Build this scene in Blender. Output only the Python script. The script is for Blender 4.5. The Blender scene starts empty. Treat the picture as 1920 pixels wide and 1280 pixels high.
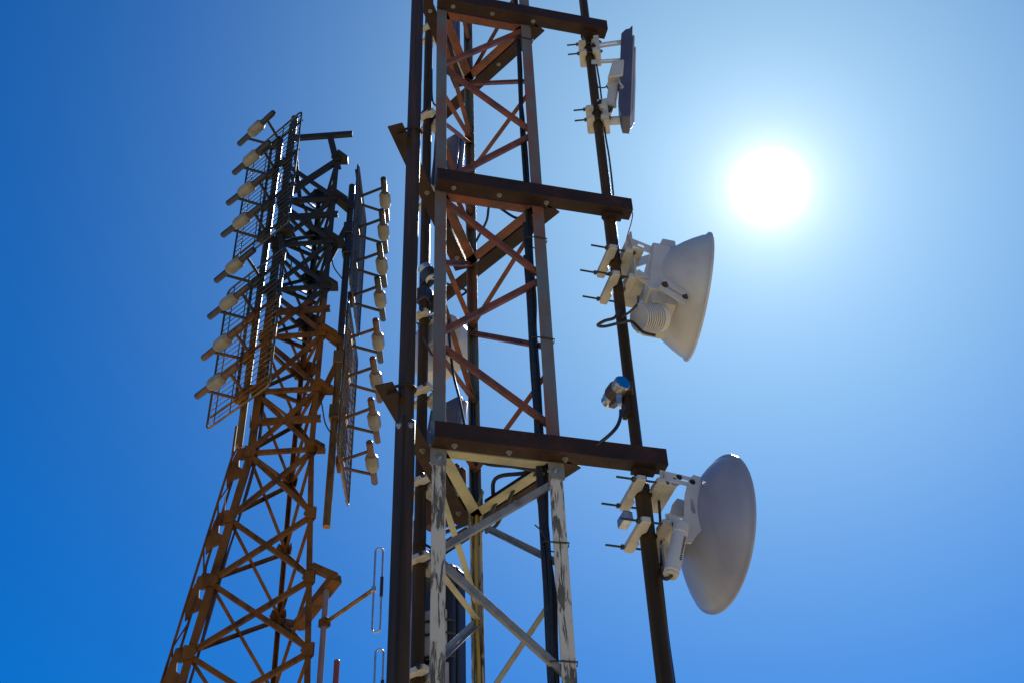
import bpy, bmesh, math, random
from mathutils import Vector, Matrix
random.seed(7)
sc = bpy.context.scene
COL = sc.collection
V = Vector
R_ = math.radians
LIFT = V((0, 0, 1.6))          # eye height: everything below is written relative to the eye, ground at -1.6

# ------------------------------------------------------------------ camera
FPX, PITCH, ROLL = 2471.288, R_(42.24516), R_(-2.46216)
cp, sp, cr, sr = math.cos(PITCH), math.sin(PITCH), math.cos(ROLL), math.sin(ROLL)
right0, fwd, up0 = V((1, 0, 0)), V((0, cp, sp)), V((0, -sp, cp))
cam_r = right0 * cr + up0 * sr
cam_u = up0 * cr - right0 * sr
cd = bpy.data.cameras.new('camera')
cd.sensor_width = 36.0
cd.lens = FPX / 1920 * 36
cd.clip_end = 5000
cd.clip_start = 0.05
cam = bpy.data.objects.new('camera', cd)
COL.objects.link(cam)
m = Matrix((cam_r, cam_u, -fwd)).transposed().to_4x4()
m.translation = LIFT
cam.matrix_world = m
sc.camera = cam


def ray(px, py):
    a, b = px - 960, py - 640
    return fwd + cam_r * (a / FPX) - cam_u * (b / FPX)


def on(px, py, p, n):
    v = ray(px, py)
    return v * (p.dot(n) / v.dot(n))


def zon(xy, py):
    lo, hi = -3.0, 40.0
    for _ in range(60):
        mid = (lo + hi) / 2
        p = V((xy[0], xy[1], mid))
        d = p.dot(fwd)
        y = 640 - p.dot(cam_u) / d * FPX if d > .1 else 9e9
        if y > py:
            lo = mid
        else:
            hi = mid
    return mid


SUN = ray(1442, 352).normalized()

# ------------------------------------------------------------------ materials


def mat(name, cols, scale=8, stretch=(1, 1, 1), rough=.6, metal=0., contrast=.15, bump=.0, bscale=60, spec=.5, detail=6, seed=0.):
    """Noise-mixed colours (2 to 4 stops) in object space."""
    M = bpy.data.materials.new(name)
    M.use_nodes = True
    N, L = M.node_tree.nodes, M.node_tree.links
    b = N['Principled BSDF']
    tc = N.new('ShaderNodeTexCoord')
    mp = N.new('ShaderNodeMapping')
    mp.inputs['Scale'].default_value = stretch
    mp.inputs['Location'].default_value = (seed, seed * .7, seed * .3)
    L.new(tc.outputs['Object'], mp.inputs[0])
    nz = N.new('ShaderNodeTexNoise')
    nz.inputs['Scale'].default_value = scale
    nz.inputs['Detail'].default_value = detail
    nz.inputs['Roughness'].default_value = .62
    L.new(mp.outputs[0], nz.inputs[0])
    rp = N.new('ShaderNodeValToRGB')
    L.new(nz.outputs[0], rp.inputs[0])
    el = rp.color_ramp.elements
    k = len(cols)
    while len(el) < k:
        el.new(.5)
    for i, c in enumerate(cols):
        el[i].position = .5 + contrast * (2 * i / (k - 1) - 1) if k > 1 else .5
        el[i].color = (*c, 1)
    L.new(rp.outputs[0], b.inputs['Base Color'])
    b.inputs['Roughness'].default_value = rough
    b.inputs['Metallic'].default_value = metal
    b.inputs['Specular IOR Level'].default_value = spec
    n2 = N.new('ShaderNodeTexNoise')
    n2.inputs['Scale'].default_value = bscale
    n2.inputs['Detail'].default_value = 4
    L.new(mp.outputs[0], n2.inputs[0])
    mr = N.new('ShaderNodeMapRange')
    mr.inputs[3].default_value = max(.04, rough - .12)
    mr.inputs[4].default_value = min(1, rough + .12)
    L.new(n2.outputs[0], mr.inputs[0])
    L.new(mr.outputs[0], b.inputs['Roughness'])
    if bump:
        bp = N.new('ShaderNodeBump')
        bp.inputs['Strength'].default_value = bump
        bp.inputs['Distance'].default_value = .003
        L.new(n2.outputs[0], bp.inputs['Height'])
        L.new(bp.outputs[0], b.inputs['Normal'])
    return M


def peel(name, paint, under, thr=.52, scale=20, stretch=(1, 1, .16), rough=.7):
    """Weathered paint flaking in lengthwise strips off grey metal."""
    M = mat(name, [under, tuple(c * .6 for c in under)], 30, (1, 1, .3), rough)
    N, L = M.node_tree.nodes, M.node_tree.links
    b = N['Principled BSDF']
    ramp = b.inputs['Base Color'].links[0].from_node
    tc = N.new('ShaderNodeTexCoord')
    mp = N.new('ShaderNodeMapping')
    mp.inputs['Scale'].default_value = stretch
    L.new(tc.outputs['Object'], mp.inputs[0])
    nz = N.new('ShaderNodeTexNoise')
    nz.inputs['Scale'].default_value = scale
    nz.inputs['Detail'].default_value = 9
    nz.inputs['Roughness'].default_value = .72
    nz.inputs['Distortion'].default_value = .6
    L.new(mp.outputs[0], nz.inputs[0])
    big = N.new('ShaderNodeTexNoise')
    big.inputs['Scale'].default_value = 5
    L.new(tc.outputs['Object'], big.inputs[0])
    ad = N.new('ShaderNodeMath')
    ad.operation = 'MULTIPLY_ADD'
    ad.inputs[1].default_value = .40
    L.new(big.outputs[0], ad.inputs[0])
    L.new(nz.outputs[0], ad.inputs[2])
    st = N.new('ShaderNodeMapRange')
    st.inputs[1].default_value = thr + .2
    st.inputs[2].default_value = thr + .24
    L.new(ad.outputs[0], st.inputs[0])
    mx = N.new('ShaderNodeMix')
    mx.data_type = 'RGBA'
    mx.inputs[6].default_value = (*paint, 1)
    L.new(st.outputs[0], mx.inputs[0])
    L.new(ramp.outputs[0], mx.inputs[7])
    L.new(mx.outputs[2], b.inputs['Base Color'])
    bp = N.new('ShaderNodeBump')
    bp.inputs['Strength'].default_value = .6
    bp.inputs['Distance'].default_value = .002
    bp.invert = True
    L.new(st.outputs[0], bp.inputs['Height'])
    L.new(bp.outputs[0], b.inputs['Normal'])
    return M


def flare_banded(name, low, high, z, soft, rough=.6, metal=0., spec=.5):
    """Weathered steel with lens flare tint put into the colour of the lower part, with an uneven border."""
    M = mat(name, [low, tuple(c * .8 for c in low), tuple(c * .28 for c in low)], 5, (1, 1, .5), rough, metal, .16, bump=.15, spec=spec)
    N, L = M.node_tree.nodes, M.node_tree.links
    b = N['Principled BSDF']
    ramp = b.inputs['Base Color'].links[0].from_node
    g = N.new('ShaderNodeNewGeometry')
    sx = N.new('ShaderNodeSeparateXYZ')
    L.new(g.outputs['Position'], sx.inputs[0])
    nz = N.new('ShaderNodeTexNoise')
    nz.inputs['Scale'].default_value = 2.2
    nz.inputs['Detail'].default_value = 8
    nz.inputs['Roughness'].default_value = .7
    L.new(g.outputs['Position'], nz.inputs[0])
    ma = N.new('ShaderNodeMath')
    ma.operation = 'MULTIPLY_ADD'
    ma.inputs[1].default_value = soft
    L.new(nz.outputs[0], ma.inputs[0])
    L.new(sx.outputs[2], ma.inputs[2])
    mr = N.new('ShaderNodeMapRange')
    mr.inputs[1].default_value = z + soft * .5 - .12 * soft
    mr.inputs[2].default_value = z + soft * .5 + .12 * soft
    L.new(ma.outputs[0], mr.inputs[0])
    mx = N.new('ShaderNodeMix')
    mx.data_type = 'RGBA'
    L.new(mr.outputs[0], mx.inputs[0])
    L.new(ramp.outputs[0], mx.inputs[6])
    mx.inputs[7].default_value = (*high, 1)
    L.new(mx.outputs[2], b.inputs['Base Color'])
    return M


MT = {}
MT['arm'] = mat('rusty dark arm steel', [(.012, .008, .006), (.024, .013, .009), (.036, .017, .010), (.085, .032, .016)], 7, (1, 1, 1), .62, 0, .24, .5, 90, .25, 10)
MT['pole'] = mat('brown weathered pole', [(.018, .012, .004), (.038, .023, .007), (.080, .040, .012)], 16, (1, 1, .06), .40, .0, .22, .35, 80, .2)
MT['leg_up'] = mat('worn red oxide over grey leg', [(.12, .15, .145), (.15, .155, .145), (.17, .12, .095), (.24, .08, .045)], 4.5, (1, 1, .55), .5, .15, .16, .25, 70)
MT['leg_low'] = peel('peeling white paint leg', (.54, .50, .42), (.13, .115, .09), .50, 42, (1, 1, .12))
MT['brace_up'] = mat('red oxide brace', [(.24, .062, .022), (.15, .045, .022), (.055, .03, .02)], 11, (1, 1, 1), .6, 0, .18, .2, 80)
MT['brace_low'] = mat('cream painted brace', [(.50, .45, .27), (.42, .39, .24), (.25, .24, .19)], 7, (1, 1, .5), .6, 0, .2, .25, 80)
MT['brace_grey'] = mat('grey worn brace', [(.16, .16, .155), (.24, .235, .22), (.10, .10, .10)], 9, (1, 1, .6), .55, .2, .18, .25, 80)
MT['galv'] = mat('galvanised steel', [(.36, .37, .38), (.50, .51, .52)], 30, (1, 1, 1), .38, .85, .12)
MT['cream'] = mat('cream cast clamp', [(.33, .30, .25), (.46, .43, .37), (.50, .47, .41)], 14, (1, 1, 1), .45, 0, .15, .1)
MT['white'] = mat('white powder coat', [(.42, .40, .385), (.47, .46, .45), (.50, .49, .485)], 9, (1, 1, 1), .38, 0, .2, .05)
MT['dish'] = mat('pale grey dish paint', [(.22, .222, .275), (.26, .265, .33), (.285, .29, .355)], 4, (2.2, 2.2, .35), .34, 0, .2, .06)
MT['panel'] = mat('slate grey antenna shell', [(.055, .058, .095), (.085, .088, .13)], 5, (1, 1, 1), .4, 0, .2, .04)
MT['panel_face'] = mat('light radome', [(.30, .29, .34), (.36, .35, .40)], 5, (1, 1, 1), .45)
MT['black'] = mat('black rubber cable', [(.012, .012, .012), (.022, .021, .02)], 20, (1, 1, 1), .45)
MT['blackbox'] = mat('black antenna back', [(.016, .014, .015), (.03, .026, .026)], 10, (1, 1, 1), .4)
MT['brownbox'] = mat('brown antenna shell', [(.07, .035, .022), (.10, .05, .03)], 8, (1, 1, .3), .75, 0, .15, 0, 60, .1)
MT['yellow'] = mat('yellow cable', [(.42, .27, .03), (.34, .22, .03)], 20, (1, 1, 1), .5)
MT['redwire'] = mat('red wire', [(.35, .06, .06), (.25, .05, .05)], 20, (1, 1, 1), .5)
MT['chrome'] = mat('polished cap', [(.55, .57, .6), (.62, .64, .66)], 5, (1, 1, 1), .12, 1., .1)
MT['brownplastic'] = mat('dark brown housing', [(.055, .035, .028), (.08, .05, .04)], 10, (1, 1, 1), .45)
ZB = 15.0  # warm flare tint is painted in below about this height
MT['far_steel'] = flare_banded('flare tinted steel on far tower', (.175, .068, .010), (.022, .023, .026), ZB, 2.2, .6, 0, .2)  # ochre lower tone is lens-flare light put into the base colour
MT['far_pole'] = flare_banded('far pole steel', (.30, .15, .03), (.05, .046, .042), ZB - .6, 2.0, .33, .55)  # poles, wires and rods get the same painted-in flare tint
MT['far_wire'] = flare_banded('far grid wire', (.26, .15, .04), (.07, .062, .055), ZB - .4, 2.0, .28, .7)
MT['far_rod'] = flare_banded('dipole rod', (.12, .055, .02), (.022, .018, .016), ZB - .4, 2., .42, .1)
MT['radome'] = mat('cream dipole radome', [(.12, .105, .08), (.19, .17, .135), (.25, .225, .18)], 5, (1, 1, 1), .45, 0, .2)
MT['loop'] = mat('aluminium loop', [(.40, .38, .38), (.5, .48, .47)], 20, (1, 1, 1), .35, .8)
MT['lilac'] = mat('mauve grey pole', [(.17, .12, .13), (.22, .16, .16)], 12, (1, 1, .2), .5)
MT['redpole'] = mat('red brown pole', [(.22, .045, .02), (.15, .035, .018)], 12, (1, 1, .2), .45)
MT['label'] = mat('dark label print', [(.03, .03, .035), (.05, .05, .055)], 30)
MT['ground'] = mat('dry sandy ground', [(.38, .30, .18), (.48, .39, .25), (.31, .26, .14)], .35, (1, 1, 1), .95, 0, .2, .5, 6, .2, 10)

# ------------------------------------------------------------------ mesh builder


class Fr:
    """Local frame: u along azimuth az, v 90 degrees left of it, w up; lean tips u/w."""

    def __init__(s, o, az, lean=0.):
        s.o = V(o)
        a = R_(az)
        h = V((math.cos(a), math.sin(a), 0))
        s.v = V((-math.sin(a), math.cos(a), 0))
        l = R_(lean)
        z = V((0, 0, 1))
        s.u = h * math.cos(l) - z * math.sin(l)
        s.w = z * math.cos(l) + h * math.sin(l)

    def p(s, u=0, v=0, w=0):
        return s.o + s.u * u + s.v * v + s.w * w


class MB:
    def __init__(s):
        s.b = bmesh.new()

    def poly(s, pts, vec):
        A = [s.b.verts.new(p) for p in pts]
        B = [s.b.verts.new(V(p) + vec) for p in pts]
        n = len(A)
        s.b.faces.new(A)
        s.b.faces.new(B[::-1])
        for i in range(n):
            s.b.faces.new((A[i], B[i], B[(i + 1) % n], A[(i + 1) % n]))
        return s

    def box(s, f, u0, u1, v0, v1, w0, w1):
        return s.poly([f.p(u0, v0, w0), f.p(u1, v0, w0), f.p(u1, v1, w0), f.p(u0, v1, w0)], f.w * (w1 - w0))

    def bar(s, p, q, a, b, ref=V((0, 0, 1))):
        d = (q - p).normalized()
        x = d.cross(ref)
        if x.length < .01:
            x = d.cross(V((1, 0, 0)))
        x.normalize()
        y = x.cross(d)
        x *= a / 2
        y *= b / 2
        return s.poly([p - x - y, p + x - y, p + x + y, p - x + y], q - p)

    def angle(s, p, q, a, b, w, t, w2=None):
        """L section, heel along p-q, flanges towards a and b."""
        d = (q - p).normalized()
        a = (a - d * a.dot(d)).normalized()
        b = (b - d * b.dot(d)).normalized()
        w2 = w2 or w
        return s.poly([p, p + a * w, p + a * w + b * t, p + a * t + b * t, p + a * t + b * w2, p + b * w2], q - p)

    def tube(s, pts, r, seg=10, closed=False):
        pts = [V(p) for p in pts]
        n = len(pts)
        rings = []
        x = None
        for i in range(n):
            if closed:
                d = pts[(i + 1) % n] - pts[i - 1]
            else:
                d = pts[min(i + 1, n - 1)] - pts[max(i - 1, 0)]
            d.normalize()
            if x is None:
                x = d.cross(V((0, 0, 1)))
                if x.length < .05:
                    x = d.cross(V((0, 1, 0)))
            x = (x - d * x.dot(d)).normalized()
            y = d.cross(x)
            rr = r[i] if isinstance(r, (list, tuple)) else r
            rings.append([s.b.verts.new(pts[i] + (x * math.cos(2 * math.pi * k / seg) + y * math.sin(2 * math.pi * k / seg)) * rr) for k in range(seg)])
        for i in range(n if closed else n - 1):
            A, B = rings[i], rings[(i + 1) % n]
            off = 0
            if closed and i == n - 1:
                off = min(range(seg), key=lambda o: (A[0].co - B[o].co).length)
            for k in range(seg):
                s.b.faces.new((A[k], A[(k + 1) % seg], B[(k + 1 + off) % seg], B[(k + off) % seg]))
        if not closed:
            s.b.faces.new(rings[0])
            s.b.faces.new(rings[-1][::-1])
        return s

    def lathe(s, o, ax, prof, seg=32, close=True):
        """Closed profile of (radius, height) turned round the axis."""
        ax = ax.normalized()
        x = ax.cross(V((0, 0, 1)))
        if x.length < .05:
            x = ax.cross(V((0, 1, 0)))
        x.normalize()
        y = ax.cross(x)
        rings = []
        for r, h in prof:
            if r < 1e-6:
                rings.append([s.b.verts.new(o + ax * h)])
            else:
                rings.append([s.b.verts.new(o + ax * h + (x * math.cos(2 * math.pi * k / seg) + y * math.sin(2 * math.pi * k / seg)) * r) for k in range(seg)])
        for A, B in zip(rings, rings[1:]):
            for k in range(seg):
                j = (k + 1) % seg
                if len(A) == 1 and len(B) == 1:
                    continue
                if len(A) == 1:
                    s.b.faces.new((A[0], B[k], B[j]))
                elif len(B) == 1:
                    s.b.faces.new((A[k], A[j], B[0]))
                else:
                    s.b.faces.new((A[k], A[j], B[j], B[k]))
        for Rg in (rings[0], rings[-1]):
            if len(Rg) > 1:
                s.b.faces.new(Rg)
        return s

    def hexhead(s, p, n, r=.012, h=.009):
        s.lathe(p, n, [(r * 1.5, 0), (r * 1.5, .002)], 14)
        s.lathe(p + n.normalized() * .002, n, [(r, 0), (r, h)], 6)
        s.lathe(p + n.normalized() * (h + .002), n, [(r * .5, 0), (r * .5, h)], 8)
        return s

    def build(s, name, material, parent=None, origin=None, bevel=0., smooth=38):
        base = V((0, 0, 0))
        inv = Matrix.Identity(4)
        if parent is not None:
            root = parent
            while root.parent:
                root = root.parent
            inv = root.matrix_basis.inverted()
        elif origin is not None:
            inv = Matrix.Translation(-(V(origin) + LIFT))
        for v in s.b.verts:
            v.co = inv @ (v.co + LIFT)
        bmesh.ops.recalc_face_normals(s.b, faces=s.b.faces)
        me = bpy.data.meshes.new(name)
        s.b.to_mesh(me)
        s.b.free()
        for p in me.polygons:
            p.use_smooth = True
        me.set_sharp_from_angle(angle=R_(smooth))
        me.materials.append(MT[material])
        o = bpy.data.objects.new(name, me)
        COL.objects.link(o)
        if parent is not None:
            o.parent = parent
        elif origin is not None:
            o.location = V(origin) + LIFT
        if bevel:
            bv = o.modifiers.new('edge', 'BEVEL')
            bv.width = bevel
            bv.segments = 2
            bv.limit_method = 'ANGLE'
            bv.angle_limit = R_(40)
            bv.use_clamp_overlap = True
        return o


def tag(o, label, cat, group=None):
    o['label'] = label
    o['category'] = cat
    if group:
        o['group'] = group
    return o


def thing(name, loc, label, cat, group=None, rz=0.):
    o = bpy.data.objects.new(name, None)
    o.empty_display_size = .1
    COL.objects.link(o)
    o.location = V(loc) + LIFT
    o.rotation_euler = (0, 0, rz)
    o.matrix_basis = Matrix.Translation(V(loc) + LIFT) @ Matrix.Rotation(rz, 4, 'Z')
    return tag(o, label, cat, group)


def spline(pts, n=8):
    """Catmull-Rom through points."""
    pts = [V(p) for p in pts]
    P = [pts[0] * 2 - pts[1]] + pts + [pts[-1] * 2 - pts[-2]]
    out = []
    for i in range(1, len(P) - 2):
        a, b, c, d = P[i - 1:i + 3]
        for k in range(n):
            t = k / n
            out.append(.5 * ((2 * b) + (c - a) * t + (2 * a - 5 * b + 4 * c - d) * t * t + (3 * b - a - 3 * c + d) * t ** 3))
    out.append(pts[-1])
    return out


Z = V((0, 0, 1))
# ------------------------------------------------------------------ ground
g = bmesh.new()
n = 60
for i in range(n + 1):
    for j in range(n + 1):
        x = ((i / n) * 2 - 1)
        y = ((j / n) * 2 - 1)
        x = math.copysign(abs(x) ** 2.2, x) * 2500
        y = math.copysign(abs(y) ** 2.2, y) * 2500
        r = math.hypot(x, y)
        g.verts.new((x, y, math.sin(x * .021 + 1) * math.sin(y * .017) * min(6, max(0, (r - 40) * .01))))
g.verts.ensure_lookup_table()
for i in range(n):
    for j in range(n):
        a = i * (n + 1) + j
        g.faces.new((g.verts[a], g.verts[a + n + 1], g.verts[a + n + 2], g.verts[a + 1]))
me = bpy.data.meshes.new('ground')
g.to_mesh(me)
me.materials.append(MT['ground'])
go = bpy.data.objects.new('ground', me)
COL.objects.link(go)
go['kind'] = 'structure'
GZ = -1.6

# ------------------------------------------------------------------ near tower
S = .5
F = V((-.32571883, 4.31228634, 0))
R = V((.15729965, 4.4414883, 0))
B = V((-.19610178, 4.79519359, 0))
C = (F + R + B) / 3
LEV = [3.3234, 4.9143, 6.4781, 8.05]
LOWLEV = [1.75, .17]
EXT = .375
e_FR, e_RB, e_BF = (R - F).normalized(), (B - R).normalized(), (F - B).normalized()
n_FR, n_RB, n_BF = V((e_FR.y, -e_FR.x, 0)), V((e_RB.y, -e_RB.x, 0)), V((e_BF.y, -e_BF.x, 0))
M1 = R + e_FR * EXT
M2 = F + e_BF * EXT
M3 = B + e_RB * EXT
TOP = 9.4
SPL = 3.34
T1 = thing('lattice_tower', (C.x, C.y, GZ), 'near lattice tower with rusty arms, red upper braces and peeling white lower legs', 'tower')


def at(p, z):
    return V((p.x, p.y, z))


heels = {}
for nm, P, a, b in (('F', F, R, B), ('R', R, F, B), ('B', B, R, F)):
    H = P + (P - C).normalized() * .031
    heels[nm] = H
    da, db = (a - P).normalized(), (b - P).normalized()
    for z0, z1, mm in ((GZ, SPL, 'leg_low'), (SPL + .002, TOP, 'leg_up')):
        lo = MB().angle(at(H, z0), at(H, z1), da, db, .057, .006)
        o = lo.build('leg', mm, T1, bevel=.002)
        if nm != 'F' or True:
            o['label'] = 'leg section with peeling white paint' if mm == 'leg_low' else 'leg section in worn red and grey paint'
    # splice angle over the joint, sitting outside the leg
    H2 = P + (P - C).normalized() * .040
    sp_ = MB().angle(at(H2, SPL - .10), at(H2, SPL + .13), da, db, .068, .004)
    so = sp_.build('splice_plate', 'brace_grey', T1, bevel=.0015)
    bo = MB()
    for wv in (-.06, .10):
        for dd in (da, db):
            nn = V((dd.y, -dd.x, 0))
            if nn.dot(P - C) < 0:
                nn = -nn
            bo.hexhead(at(H2, SPL + wv) + dd * .04 + nn * .0005, nn, .009, .007)
    bo.build('bolt', 'galv', so)

# horizontals at each level: angle iron, bottom flange turned inwards
for z in LEV + LOWLEV:
    for P, Q, nn in ((F, R, n_FR), (R, B, n_RB), (B, F, n_BF)):
        d = (Q - P).normalized()
        h = .002
        p, q = at(P, z) - d * .0 + nn * .0125, at(Q, z) + d * .0 + nn * .0125
        A = MB().angle(p, q, Z, -nn, .05, .005)
        # row of drilled holes shows as small dark plugs on the inner face
        A.build('crossbar', 'brace_up' if z > SPL else 'brace_low', T1, bevel=.0015)


def holes(z, P, Q, nn, fr):
    """pairs of through holes: short dark rings standing 1 mm proud of the inner face"""
    b = MB()
    for f in fr:
        c = at(P.lerp(Q, f), z + .028) + nn * .0065
        b.lathe(c, -nn, [(.006, 0), (.006, .0015)], 10)
    return b


for z, mm in ((LEV[0], 'blackbox'), (LEV[1], 'galv'), (LEV[2], 'galv')):
    for P, Q, nn in ((R, B, n_RB), (B, F, n_BF)):
        holes(z, P, Q, nn, (.40, .46)).build('bolt', mm, T1)


def brace(P, Q, yP, yQ, nn, mm, w=.03, off=.0):
    p, q = at(P, zon(P, yP)), at(Q, zon(Q, yQ))
    d = (q - p).normalized()
    a = d.cross(nn).normalized()
    if a.z < 0:
        a = -a
    o_ = nn * (.0125 - .007 + off)
    p, q = p - d * .0 + o_, q + d * .0 + o_
    MB().angle(p - a * w / 2, q - a * w / 2, a, -nn, w, .004, w * .8).build('brace', mm, T1, bevel=.001)


def zbrace(P, Q, zP, zQ, nn, mm, w=.03, off=0.):
    p, q = at(P, zP), at(Q, zQ)
    d = (q - p).normalized()
    a = d.cross(nn).normalized()
    if a.z < 0:
        a = -a
    o_ = nn * (.0055 + off)
    MB().angle(p - a * w / 2 + o_, q - a * w / 2 + o_, a, -nn, w, .004, w * .8).build('brace', mm, T1, bevel=.001)


# front face F-R
for yF, yR, mm, k in ((-58, 50, 'brace_up', 0), (122, 55, 'brace_up', 1), (122, 246, 'brace_up', 0), (342, 252, 'brace_up', 1),
                      (368, 517, 'brace_up', 0), (625, 523, 'brace_up', 1), (642, 798, 'brace_up', 0), (1032, 902, 'brace_grey', 1), (1045, 1268, 'brace_grey', 0)):
    brace(F, R, yF, yR, n_FR, mm, .029, .0)
# right-hand far face R-B
for yR, yB, mm in ((152, 157, 'brace_up'), (172, 326, 'brace_up'), (-30, 150, 'brace_up'), (404, 330, 'brace_up'), (414, 612, 'brace_up'), (650, 624, 'brace_up'), (694, 885, 'brace_up'),
                   (1058, 978, 'brace_grey'), (1092, 1330, 'brace_grey')):
    brace(R, B, yR, yB, n_RB, mm, .031, -.0)
# left-hand far face B-F
for yB, yF, mm in ((250, 60, 'brace_up'), (258, 168, 'brace_up'), (266, 224, 'brace_up'), (400, 256, 'brace_up'), (430, 305, 'brace_up'), (495, 492, 'brace_up'), (612, 470, 'brace_up'), (752, 545, 'brace_up'), (748, 660, 'brace_up'),
                   (880, 770, 'brace_up'), (1132, 905, 'brace_low'), (1158, 1062, 'brace_low'), (1165, 1236, 'brace_grey')):
    brace(B, F, yB, yF, n_BF, mm, .032, .0)
# the bays out of frame, down to the ground and up to the top
for z0, z1 in ((.17, 1.1), (-1.5, -.6), (-.6, .17), (1.1, 1.75)):
    for P, Q, nn in ((F, R, n_FR), (R, B, n_RB), (B, F, n_BF)):
        zbrace(P, Q, z0 + .03, z1 - .03, nn, 'brace_grey')
for z0, z1 in ((6.9, 7.5), (7.5, 8.05), (8.1, 8.7), (8.7, 9.3)):
    for P, Q, nn in ((F, R, n_FR), (R, B, n_RB), (B, F, n_BF)):
        zbrace(P, Q, z0, z1, nn, 'brace_up')

# arms: up-turned channels lying outside each face, running on past the leg
for z in LEV[:3] + [8.05]:
    for P, d, nn, H in ((F, e_FR, n_FR, 'F'), (R, e_RB, n_RB, 'R'), (B, e_BF, n_BF, 'B')):
        v0, v1, hh, t = .022, .096, .085, .007
        end = S + EXT + .095
        p = at(P, z) - d * (.03 if H != 'R' else .06)
        L_ = d * (end + .03)
        if H == 'F':      # upright leg on the outer edge
            prof = [(v0, 0), (v1, 0), (v1, hh), (v1 - t, hh), (v1 - t, t), (v0, t)]
        else:             # flat plate, its upright leg only as long as the tower face
            prof = [(v0, 0), (v1, 0), (v1, t), (v0, t)]
        ch = MB().poly([p + nn * v + Z * w_ for v, w_ in prof], L_)
        if H != 'F':
            ch.poly([p + nn * v + Z * w_ for v, w_ in [(v0, t + .0005), (v0 + t, t + .0005), (v0 + t, hh), (v0, hh)]], d * (S + .02))
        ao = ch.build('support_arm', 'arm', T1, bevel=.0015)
        for f in (.06, .29, .53):
            MB().hexhead(at(P, z) + d * f + nn * .055, -Z, .0085, .007).build('bolt', 'brace_grey', ao)
        # U-bolt bracket that holds the pole
        c = at(P, z) + d * (S + EXT)
        ub = MB()
        ub.bar(c - d * .05 + nn * .04 - Z * .010, c + d * .05 + nn * .04 - Z * .010, .045, .012)
        pts = [c + nn * .06 - d * .034 + Z * .03]
        for k in range(9):
            a = math.pi * k / 8
            pts.append(c - nn * math.sin(a) * .036 - d * math.cos(a) * .034 + Z * .034)
        pts.append(c + nn * .06 + d * .034 + Z * .03)
        ub.tube(pts, .006, 8)
        ub.build('pole_bracket', 'arm', ao)

# cap and pads
for P in (F, R, B):
    f = Fr(at(P, GZ), 15)
    MB().box(f, -.09, .09, -.09, .09, -.1, .05).build('foot_pad', 'brace_grey', T1, bevel=.005)


# ------------------------------------------------------------------ poles on the near tower
def pole(M, segs, square, label, top=None):
    t = thing('mounting_pole', (M.x, M.y, segs[-1][1]), label, 'pole', 'poles clamped to the ends of the tower arms')
    for za, zb, r in segs:
        b = MB()
        if square:
            f = Fr(at(M, zb), 15 + 120)
            b.box(f, -r, r, -r, r, 0, za - zb)
            b.build('pole_section', 'pole', t, bevel=r * .22)
        else:
            b.tube([at(M, zb), at(M, (za + zb) / 2), at(M, za)], r, 24)
            b.build('pole_section', 'pole', t, bevel=.002)
    return t


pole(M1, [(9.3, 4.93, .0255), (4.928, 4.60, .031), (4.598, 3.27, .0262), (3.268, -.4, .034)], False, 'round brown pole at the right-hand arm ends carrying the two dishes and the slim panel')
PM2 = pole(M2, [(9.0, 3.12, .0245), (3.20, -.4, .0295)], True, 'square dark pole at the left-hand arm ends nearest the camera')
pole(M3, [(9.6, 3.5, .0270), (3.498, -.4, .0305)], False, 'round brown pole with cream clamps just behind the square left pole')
# bolts on the square pole splice
b = MB()
fz = Fr(at(M2, 3.16), 135)
for s_ in (-1,):
    b.hexhead(fz.p(0, .0295, 0), fz.v, .009, .007)
    b.hexhead(fz.p(-.0295, 0, 0), -fz.u, .009, .007)
b.build('bolt', 'galv', PM2)


def pole_clamp(par, M, z, az, r, jaw=.11, mm='cream', rods=.11, name='pole_clamp', ends=(-1, 1)):
    """Two facing jaws with V notches, pulled together by two threaded rods that stick out behind."""
    f = Fr(at(M, z), az)
    o = MB()
    t = .03
    for sg in (-1, 1):
        u0, u1 = sorted((sg * (r * .55), sg * (r + .028)))
        pts = []
        base = [(-jaw, r + .028), (-jaw * .82, r + .034), (jaw * .82, r + .034), (jaw, r + .028), (jaw, r * .75), (r * 1.35, r * .6), (r * .75, r * .98), (-r * .75, r * .98), (-r * 1.35, r * .6), (-jaw, r * .75)]
        pts = [f.p(sg * uu, vv, -t / 2) for vv, uu in base]
        o.poly(pts, Z * t)
    c = o.build(name, mm, par, bevel=.004)
    for sg in ends:
        rd = MB()
        y = sg * (jaw - .018)
        rd.tube([f.p(-r - rods, y, 0), f.p(r + .05, y, 0)], .0048, 8)
        rd.build('threaded_rod', 'black', c)
        MB().lathe(f.p(-r - .036, y, 0), -f.u, [(.0115, 0), (.0115, .011)], 6).build('nut', 'blackbox', c)
        MB().lathe(f.p(r + .034, y, 0), f.u, [(.0115, 0), (.0115, .010)], 6).build('nut', 'blackbox', c)
    return c


def slot_arm(par, p, q, w, t, ref, name='bracket_arm', mm='white', slot=(.35, .8), sw=.3):
    """Flat arm from p to q with a long slot (built as a frame of four pieces in one outline)."""
    d = (q - p)
    L_ = d.length
    d.normalize()
    n_ = (ref - d * ref.dot(d)).normalized()
    s_ = n_.cross(d)
    h = w / 2
    a, b_ = slot[0] * L_, slot[1] * L_
    k = sw * h
    bm = MB()
    for lo, hi in (((0, -h), (L_, -k)), ((0, k), (L_, h)), ((0, -k), (a, k)), ((b_, -k), (L_, k))):
        pts = [p + d * lo[0] + s_ * lo[1], p + d * hi[0] + s_ * lo[1], p + d * hi[0] + s_ * hi[1], p + d * lo[0] + s_ * hi[1]]
        bm.poly([x - n_ * t / 2 for x in pts], n_ * t)
    bmesh.ops.remove_doubles(bm.b, verts=bm.b.verts, dist=1e-5)
    return bm.build(name, mm, par)


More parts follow.
